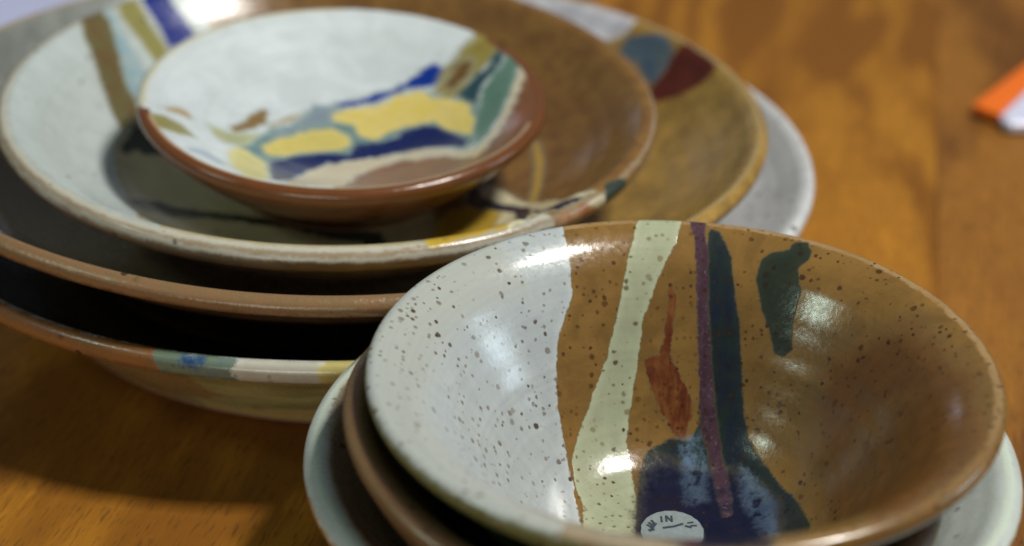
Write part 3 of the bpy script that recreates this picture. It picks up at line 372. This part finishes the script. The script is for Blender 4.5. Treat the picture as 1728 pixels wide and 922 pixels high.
def _combine(self, x):
    c = self.n('ShaderNodeCombineXYZ'); self.put(c.inputs[0], x); return c.outputs[0]
NT.n_combine = _combine

WHITE = (.60, .62, .60); CREAM = (.52, .54, .38); AMBER = (.235, .130, .034)
mats = {}
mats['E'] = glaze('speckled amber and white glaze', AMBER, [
    ('bronze', (.17, .075, .020), 1.5, 7.0), ('white', (.41, .45, .45), .35, .30, (.37, .41, .42)),  # bronze: browner glaze tone, also painting the shade of the lower-right wall
    ('cream', (.36, .39, .26), .35, .25, (.33, .35, .23)),
    ('rust', (.095, .020, .005), .5, .25, (.22, .085, .020)),
    ('green', (.016, .026, .022), .35, .45, (.011, .016, .030)), ('pool', (.007, .009, .028), .8, 2.5),
    ('splotch', (.022, .030, .020), .25, .35, (.03, .035, .02)),
    ('wash', (.16, .24, .33), .8, 1.6, (.10, .16, .26), .9, True),
    ('washb', (.16, .24, .33), .8, 1.6, (.10, .16, .26), .9, True),
    ('purple', (.050, .022, .033), .45, .3, (.085, .045, .060)), ('pool', (.009, .011, .030), 1.2, 3.0, (.008, .010, .028), .75, True),
    ('maroon', (.10, .02, .04), .3, .4),
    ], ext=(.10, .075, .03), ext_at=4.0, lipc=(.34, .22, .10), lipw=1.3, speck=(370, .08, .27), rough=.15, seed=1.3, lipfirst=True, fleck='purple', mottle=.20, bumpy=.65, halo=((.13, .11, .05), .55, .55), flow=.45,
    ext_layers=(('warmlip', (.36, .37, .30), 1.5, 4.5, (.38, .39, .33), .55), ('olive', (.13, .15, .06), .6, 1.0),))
mats['F'] = glaze('dark bronze brown glaze', (.17, .105, .045), [], ext=(.17, .10, .045), lipc=(.20, .105, .05), speck=(320, .8, .35), seed=2.1, rough=.25)
mats['G'] = glaze('pale celadon and bronze glaze', (.50, .56, .52), [('bronze', (.26, .20, .12), .6, 1.6)], ext=(.36, .24, .12), ext_at=3.4,
    lipc=(.52, .60, .50), lipw=1.5, speck=(320, .85, .35), seed=3.7)
mats['C'] = glaze('white and brown salad plate glaze', (.52, .44, .25), [
    ('brown', (.215, .115, .032), 1.0, 2.5, (.15, .075, .025)),
    ('white', (.46, .52, .51), .5, .5), ('lipwhite', (.42, .41, .34), .5, .5),
    ('bluehalo', (.20, .33, .40), 1.2, 2.0, (.35, .42, .40)),
    ('olivestripe', (.12, .115, .05), .6, .9, (.13, .075, .03)),
    ('olivestripeb', (.24, .22, .07), .5, .8),
    ('blue', (.004, .018, .19), .5, .6),
    ('darkblot', (.03, .035, .015), .8, .7),
    ('streak', (.045, .05, .028), .5, .4), ('streakb', (.05, .035, .02), .6, .8), ('greyblot', (.05, .055, .045), .8, .8),
    ('gold', (.40, .25, .04), .4, .8), ('yellow', (.46, .33, .03), .8, .9, (.40, .25, .03)),
    ('cream', (.60, .55, .36), .6, .9), ('navy', (.012, .010, .035), .5, .35), ('navyb', (.02, .015, .03), .5, .4),
    ], ext=(.27, .20, .13), ext_at=4.5, ext_layers=(('lipcream', (.48, .42, .27), .5, .5), ('lipred', (.26, .10, .035), .8, .6, (.40, .26, .14)), ('lipgreen', (.035, .05, .04), .7, .6)), lipc=(.30, .23, .15), lipw=1.0, lipshift=2.6, speck=(300, .88, .35), rough=.17, spec=.34, seed=5.2, halo=((.26, .27, .20), 1.6, .5), flow=1.0)
mats['D'] = glaze('white and rust saucer glaze', (.58, .64, .66), [
    ('brown', (.20, .07, .022), 0.76, 0.95, (.16, .07, .03)),
    ('creamedge', (.52, .46, .33), 0.95, 1.14),
    ('teal', (.10, .19, .21), 1.14, 1.14, (.16, .25, .22)),
    ('greysmear', (.20, .26, .30), 1.52, 1.71),
    ('navy', (.006, .015, .090), 0.76, 0.66), ('yellow', (.60, .48, .12), 0.76, 0.85, (.62, .50, .18)), ('yellowb', (.58, .48, .14), 0.95, 0.95), ('yellowc', (.56, .50, .17), 0.95, 1.14),
    ('blueline', (.004, .030, .24), 0.76, 0.85), ('olive', (.20, .16, .035), 0.95, 1.33, (.26, .22, .06)), ('umber_shade', (.13, .07, .02), 0.95, 1.52),
    ('darkteal', (.02, .06, .075), 0.95, 1.33), ('green', (.10, .19, .15), 0.76, 0.95),
    ('smudge', (.20, .13, .05), .45, .7), ('smudgeb', (.35, .28, .18), .45, .7), ('olivesm', (.22, .20, .06), .45, .7, (.30, .28, .12)), ('paleblue', (.30, .36, .46), .5, .9), ('sage', (.36, .38, .22), .5, 1.0), ('ochre', (.36, .24, .10), .45, .7),
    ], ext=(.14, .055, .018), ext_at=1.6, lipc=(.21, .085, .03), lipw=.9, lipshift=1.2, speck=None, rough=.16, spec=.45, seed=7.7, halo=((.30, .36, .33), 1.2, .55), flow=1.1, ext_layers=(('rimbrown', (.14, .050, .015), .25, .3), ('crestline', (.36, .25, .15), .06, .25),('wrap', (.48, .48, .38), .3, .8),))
mats['B'] = glaze('mustard glaze with blue and oxblood marks', (.37, .225, .048), [
    ('taupe', (.20, .15, .09), 1, 2.5), ('white', (.22, .24, .22), 1, 1.5),
    ('lavpatch', (.60, .60, .66), .6, .9), ('blue', (.05, .085, .14), .6, 1.0, (.09, .12, .13)),
    ('red', (.105, .018, .008), .6, .7), ('lavspot', (.5, .48, .55), .4, .6),
    ], ext_layers=(('liptan', (.23, .13, .06), .8, 1.0, (.20, .13, .06)),), ext=(.17, .085, .035), ext_at=5.0, lipc=(.34, .25, .12), lipw=1.2, speck=(300, .8, .30), rough=.24, seed=9.1, bumpy=2.4, mottle=.28, spec=.45)
mats['A'] = glaze('pale grey dinner plate glaze with ochre edge', (.58, .60, .60), [('umber_shade', (.030, .020, .012), .8, 1.5)], ext=(.42, .38, .15), ext_at=8.5,  # dark inner layer: brown glaze deepened to paint shade under the plate above
    ext_layers=(('lower', (.52, .40, .14), .8, 1.0), ('underbrown', (.33, .21, .08), 1.0, .6), ('orange', (.26, .115, .035), 1.6, .8, (.20, .10, .04)), ('teal', (.15, .20, .13), 1.5, .9, (.09, .16, .20)), ('bluedot', (.02, .06, .17), 1.3, 1.2),
 ('whitelip', (.46, .45, .38), 1.5, .7), ('yellowlip', (.46, .40, .15), 1.2, .7)),
    lipc=None, speck=(300, .78, .45), rough=.2, seed=11.4)
g = NT('unglazed clay'); co = g.coord()
g.put(g.bsdf.inputs['Base Color'], g.mix(g.noise(co, 400, 4), (.30, .17, .09), (.20, .11, .06))); g.bsdf.inputs['Roughness'].default_value = .8
g.put(g.bsdf.inputs['Normal'], g.bump(g.noise(co, 1500, 3), .4, .0003)); clay = g.m

# ------------------------------------------------------------------ table
def wood(name, light, dark, seed, swirl):
    g = NT(name); co = g.mapping(g.coord(), loc=(seed, seed*2.3, 0))
    warp = g.noise(g.mapping(co, scale=(1, .28, 1)), 9, 3, .5)
    sx = g.n('ShaderNodeSeparateXYZ'); g.put(sx.inputs[0], co)
    x = g.math('ADD', sx.outputs[0], g.math('MULTIPLY', g.math('SUBTRACT', warp, .5), swirl))
    rings = g.math('SINE', g.math('MULTIPLY', x, 150))
    band = g.noise(g.mapping(co, scale=(1, .12, 1)), 45, 4, .6, .4)
    fib = g.noise(g.mapping(co, scale=(1, .05, 1)), 420, 4, .65)
    fib2 = g.noise(g.mapping(co, scale=(1, .09, 1)), 1300, 3, .6)
    big = g.noise(g.mapping(co, scale=(1, .26, 1)), 15, 2, .40, 2.0)
    t = g.math('ADD', g.math('MULTIPLY', rings, .20), g.math('ADD', g.math('MULTIPLY', band, .55), g.math('ADD', g.math('MULTIPLY', fib, .45), g.math('MULTIPLY', big, 1.0))))
    t = g.step(t, .72, 1.28)
    col = g.mix(t, dark, light)
    fig = g.noise(g.mapping(co, rot=(0, 0, .25), scale=(1, .16, 1)), 300, 3, .6, .5)
    col = g.mix(g.math('MULTIPLY', g.step(fig, .50, .70, 0, .42), g.step(big, .40, .6)), col, tuple(v*1.45 for v in light))
    col = g.mix(g.step(fib2, .52, .70, 0, .70), col, tuple(v*.35 for v in dark))
    g.put(g.bsdf.inputs['Base Color'], col)
    g.put(g.bsdf.inputs['Roughness'], g.step(fib2, .3, .7, .40, .58))
    g.bsdf.inputs['Specular IOR Level'].default_value = .28
    g.bsdf.inputs['Coat Weight'].default_value = .04; g.bsdf.inputs['Coat Roughness'].default_value = .30
    b = g.bump(fib2, .30, .0003); b = g.bump(fib, .25, .0006, b); g.put(g.bsdf.inputs['Normal'], b)
    return g.m
table = bpy.data.objects.new('table_top', None); scene.collection.objects.link(table); table['kind'] = 'structure'
table.location = (.0288/math.cos(R(11.8)), 0, 0); table.rotation_euler = (0, 0, -R(11.8))
wl = [wood('honey oak board', (.35, .148, .014), (.20, .075, .008), 1.7, .34), wood('brown oak board', (.26, .108, .016), (.13, .050, .009), 4.1, .26),
      wood('amber oak board', (.32, .128, .010), (.12, .040, .004), 8.3, .08), wood('dark oak board', (.24, .09, .012), (.13, .045, .008), 12.9, .08)]
PW = .30
def plank_mesh(w):
    x0, x1 = .00002, w-.00002; y0, y1 = -.5, 1.9; b = .00025; h = .028
    sec = [(x0, -h), (x1, -h), (x1, -b), (x1-b*.4, -b*.25), (x1-b, 0), (x0+b, 0), (x0+b*.4, -b*.25), (x0, -b)]
    V = [(x, y, z) for y in (y0, y1) for x, z in sec]; n = len(sec)
    F = [(i, (i+1) % n, (i+1) % n+n, i+n) for i in range(n)]+[tuple(range(n))[::-1], tuple(range(n, 2*n))]
    me = bpy.data.meshes.new('plank'); me.from_pydata(V, [], F); return me
for i in range(-5, 6):
    me = plank_mesh(PW); m = {0: wl[1], -1: wl[0], -2: wl[2]}.get(i, wl[(i*7) % 4])
    me.materials.append(m)
    o = bpy.data.objects.new('plank', me); scene.collection.objects.link(o); o.parent = table; o.location = (i*PW, 0, 0)

# ------------------------------------------------------------------ the dishes
INFO = {
 'A': ('dinner_plate', 'dinner plate', 'largest plate with orange and teal front edge, lying directly on the wooden table', 'big stack of stoneware plates', .0007),
 'B': ('dinner_plate', 'dinner plate', 'mustard brown plate with a blue and a dark red mark on its rim', 'big stack of stoneware plates', .0006),
 'C': ('salad_plate', 'plate', 'half white, half glossy brown plate with olive stripes, right under the smallest dish', 'big stack of stoneware plates', .0004),
 'D': ('saucer', 'dish', 'smallest white dish with yellow and navy glaze marks and rusty rim, topmost of its stack', 'big stack of stoneware plates', .0003),
 'E': ('speckled_bowl', 'bowl', 'speckled bowl, white at left and amber at right, with a purple stripe down its wall', 'front stack of stoneware bowls', .0004),
 'F': ('brown_bowl', 'bowl', 'dark brown bowl nested between the speckled bowl and the pale rimmed bowl', 'front stack of stoneware bowls', .0003),
 'G': ('pale_bowl', 'bowl', 'pale green white rimmed bowl on the table at the bottom of the front stack', 'front stack of stoneware bowls', .0004),
}
ROOT = {}
for n, k in enumerate('ABCDEFG'):
    nm, cat, lab, grp, wob = INFO[k]
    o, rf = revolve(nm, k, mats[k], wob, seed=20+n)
    F = frame(k); c = np.array(PLACE[k][:3]); zf = PROFILES[k][-1][1]
    p = c+F[:, 2]*zf
    o.matrix_world = Matrix([[*F[0], p[0]], [*F[1], p[1]], [*F[2], p[2]], [0, 0, 0, 1]])
    o['label'] = lab; o['category'] = cat
    foot_ring(k, rf, clay, o); ROOT[k] = o

# maker's sticker in the bottom of the speckled bowl
def flat(name, loops, mat, parent, z, thick=.00008):
    V = []; F = []
    for poly in loops:
        b = len(V); n = len(poly)
        V += [(x, y, z+thick) for x, y in poly]+[(x, y, z) for x, y in poly]
        F += [tuple(b+i for i in range(n))]+[(b+i, b+n+i, b+n+(i+1) % n, b+(i+1) % n) for i in range(n)]
    me = bpy.data.meshes.new(name); me.from_pydata(V, [], F); me.materials.append(mat)
    o = bpy.data.objects.new(name, me); scene.collection.objects.link(o); o.parent = parent; return o
def simple(name, c, rough=.5, var=.15, scale=500):
    g = NT(name); g.put(g.bsdf.inputs['Base Color'], g.mix(g.noise(g.coord(), scale, 4), c, tuple(v*(1-var) for v in c)))
    g.bsdf.inputs['Roughness'].default_value = rough; return g.m
paper_white = simple('printed paper', (.27, .32, .33), .4, .45, 900); ink = simple('dark ink', (.03, .045, .06), .5)
def oval(cx, cy, rx, ry, n=44, j=.0):
    return [(cx+rx*math.cos(2*math.pi*i/n)*(1+j*math.sin(i*2.3)), cy+ry*math.sin(2*math.pi*i/n)*(1+j*math.sin(i*3.1+1))) for i in range(n)]
fz = -PROFILES['E'][-1][1]+PROFILES['E'][1][1]
# drapes over the curved floor: a small dome section following the bowl
er, ez, es = smooth_profile(PROFILES['E'])
def floor_z(x, y): return float(np.interp(math.hypot(x, y), er[:60], ez[:60]))-PROFILES['E'][-1][1]
def draped(name, loops, mat, parent, lift):
    V = []; F = []
    for poly in loops:
        cx = sum(p[0] for p in poly)/len(poly); cy = sum(p[1] for p in poly)/len(poly); n = len(poly); rings = 6
        b = len(V); V.append((cx, cy, floor_z(cx, cy)+lift))
        for q in range(1, rings+1):
            for x, y in poly:
                X = cx+(x-cx)*q/rings; Y = cy+(y-cy)*q/rings; V.append((X, Y, floor_z(X, Y)+lift))
        for x, y in poly: V.append((x, y, floor_z(x, y)))
        for i in range(n):
            j = (i+1) % n; F.append((b, b+1+i, b+1+j))
            for q in range(rings): F.append((b+1+q*n+i, b+1+(q+1)*n+i, b+1+(q+1)*n+j, b+1+q*n+j))
    me = bpy.data.meshes.new(name); me.from_pydata(V, [], F); me.materials.append(mat)
    o = bpy.data.objects.new(name, me); scene.collection.objects.link(o); o.parent = parent; return o
SX, SY = .0003, .0024
st = draped('sticker', [oval(SX, SY, .0070, .0076, j=.012)], paper_white, ROOT['E'], .00025)
def stroke(x0, y0, x1, y1, w):
    dx, dy = x1-x0, y1-y0; L = math.hypot(dx, dy); nx, ny = -dy/L*w/2, dx/L*w/2
    return [(x0+nx, y0+ny), (x0-nx, y0-ny), (x1-nx, y1-ny), (x1+nx, y1+ny)]
letters = []
def letter(ch, cx, cy, h):
    w = h*.55
    S = {'I': [(0, -.5, 0, .5)], 'N': [(-.5, -.5, -.5, .5), (-.5, .5, .5, -.5), (.5, -.5, .5, .5)]}[ch]
    for a, b, c, d in S: letters.append(stroke(SX+cx+a*w, SY+cy+b*h, SX+cx+c*w, SY+cy+d*h, h*.2))
letter('I', -.0021, .0044, .0022); letter('N', -.0004, .0046, .0022)
letters += [stroke(SX-.0046, SY+.0010, SX-.0036, SY+.0030, .0009), stroke(SX-.0052, SY+.0001, SX-.0040, SY+.0008, .0008),
            stroke(SX-.0020, SY+.0012, SX+.0006, SY+.0018, .0006), stroke(SX+.0006, SY+.0018, SX+.0026, SY+.0028, .0006), stroke(SX+.0030, SY+.0020, SX+.0044, SY+.0014, .0006)]
for k in (138, 148, 157, 20, 34):     # small worn print round the edge
    a = math.radians(k); q = .0060
    letters.append(stroke(SX+q*math.cos(a), SY+q*math.sin(a), SX+(q-.0013)*math.cos(a+.1), SY+(q-.0013)*math.sin(a+.1), .0005))
draped('lettering', letters, ink, st, .00035)

# ------------------------------------------------------------------ packet and reflection stand-in sheet at the far side of the table
def slab(name, foot, z0, h, mat, parent=None, bevel=.0008):
    n = len(foot); cx = sum(p[0] for p in foot)/n; cy = sum(p[1] for p in foot)/n
    def ring(k, z): return [(cx+(x-cx)*k, cy+(y-cy)*k, z) for x, y in foot]
    rad = min(math.hypot(x-cx, y-cy) for x, y in foot); k = 1-bevel/rad
    V = ring(k, z0)+ring(1, z0+bevel)+ring(1, z0+h-bevel)+ring(k, z0+h)
    F = [(r*n+i, r*n+(i+1) % n, (r+1)*n+(i+1) % n, (r+1)*n+i) for r in range(3) for i in range(n)]
    F += [tuple(range(n))[::-1], tuple(range(3*n, 4*n))]
    me = bpy.data.meshes.new(name); me.from_pydata([tuple(v) for v in V], [], F); me.materials.append(mat)
    o = bpy.data.objects.new(name, me); scene.collection.objects.link(o)
    if parent: o.parent = parent
    return o
orange = simple('orange card', (.80, .16, .012), .4, .1); lilac = simple('pale lilac card', (.62, .64, .80), .35, .06); lav = simple('lavender glare sheet', (.50, .52, .74), .6, .06, 30)
pk = bpy.data.objects.new('packet', None); scene.collection.objects.link(pk); pk.location = (.2, .64, 0)
pk['label'] = 'small orange and white packet on the table at the right edge'; pk['category'] = 'packet'
T = lambda pts: [(x-.2, y-.64) for x, y in pts]
slab('orange_band', T([(.1728, .6235), (.1735, .6205), (.1800, .6125), (.1985, .6420), (.2260, .6830), (.2180, .6875)]), .001, .0045, orange, pk)
slab('white_body', T([(.1803, .6123), (.1806, .6060), (.1822, .6040), (.2500, .6080), (.2700, .6500), (.2263, .6848), (.1988, .6418)]), .001, .0040, lilac, pk)
pp = slab('reflection_sheet', [(-.45, .625), (-.125, .655), (-.155, .95), (-.48, .92)], 0, .0004, lav, None, .0001)  # flat pale sheet added to stand in for window glare on the varnish
pp['label'] = 'pale lavender glare sheet added in place of the window reflection on the table behind the big stack, at the far left'; pp['category'] = 'reflection stand-in'
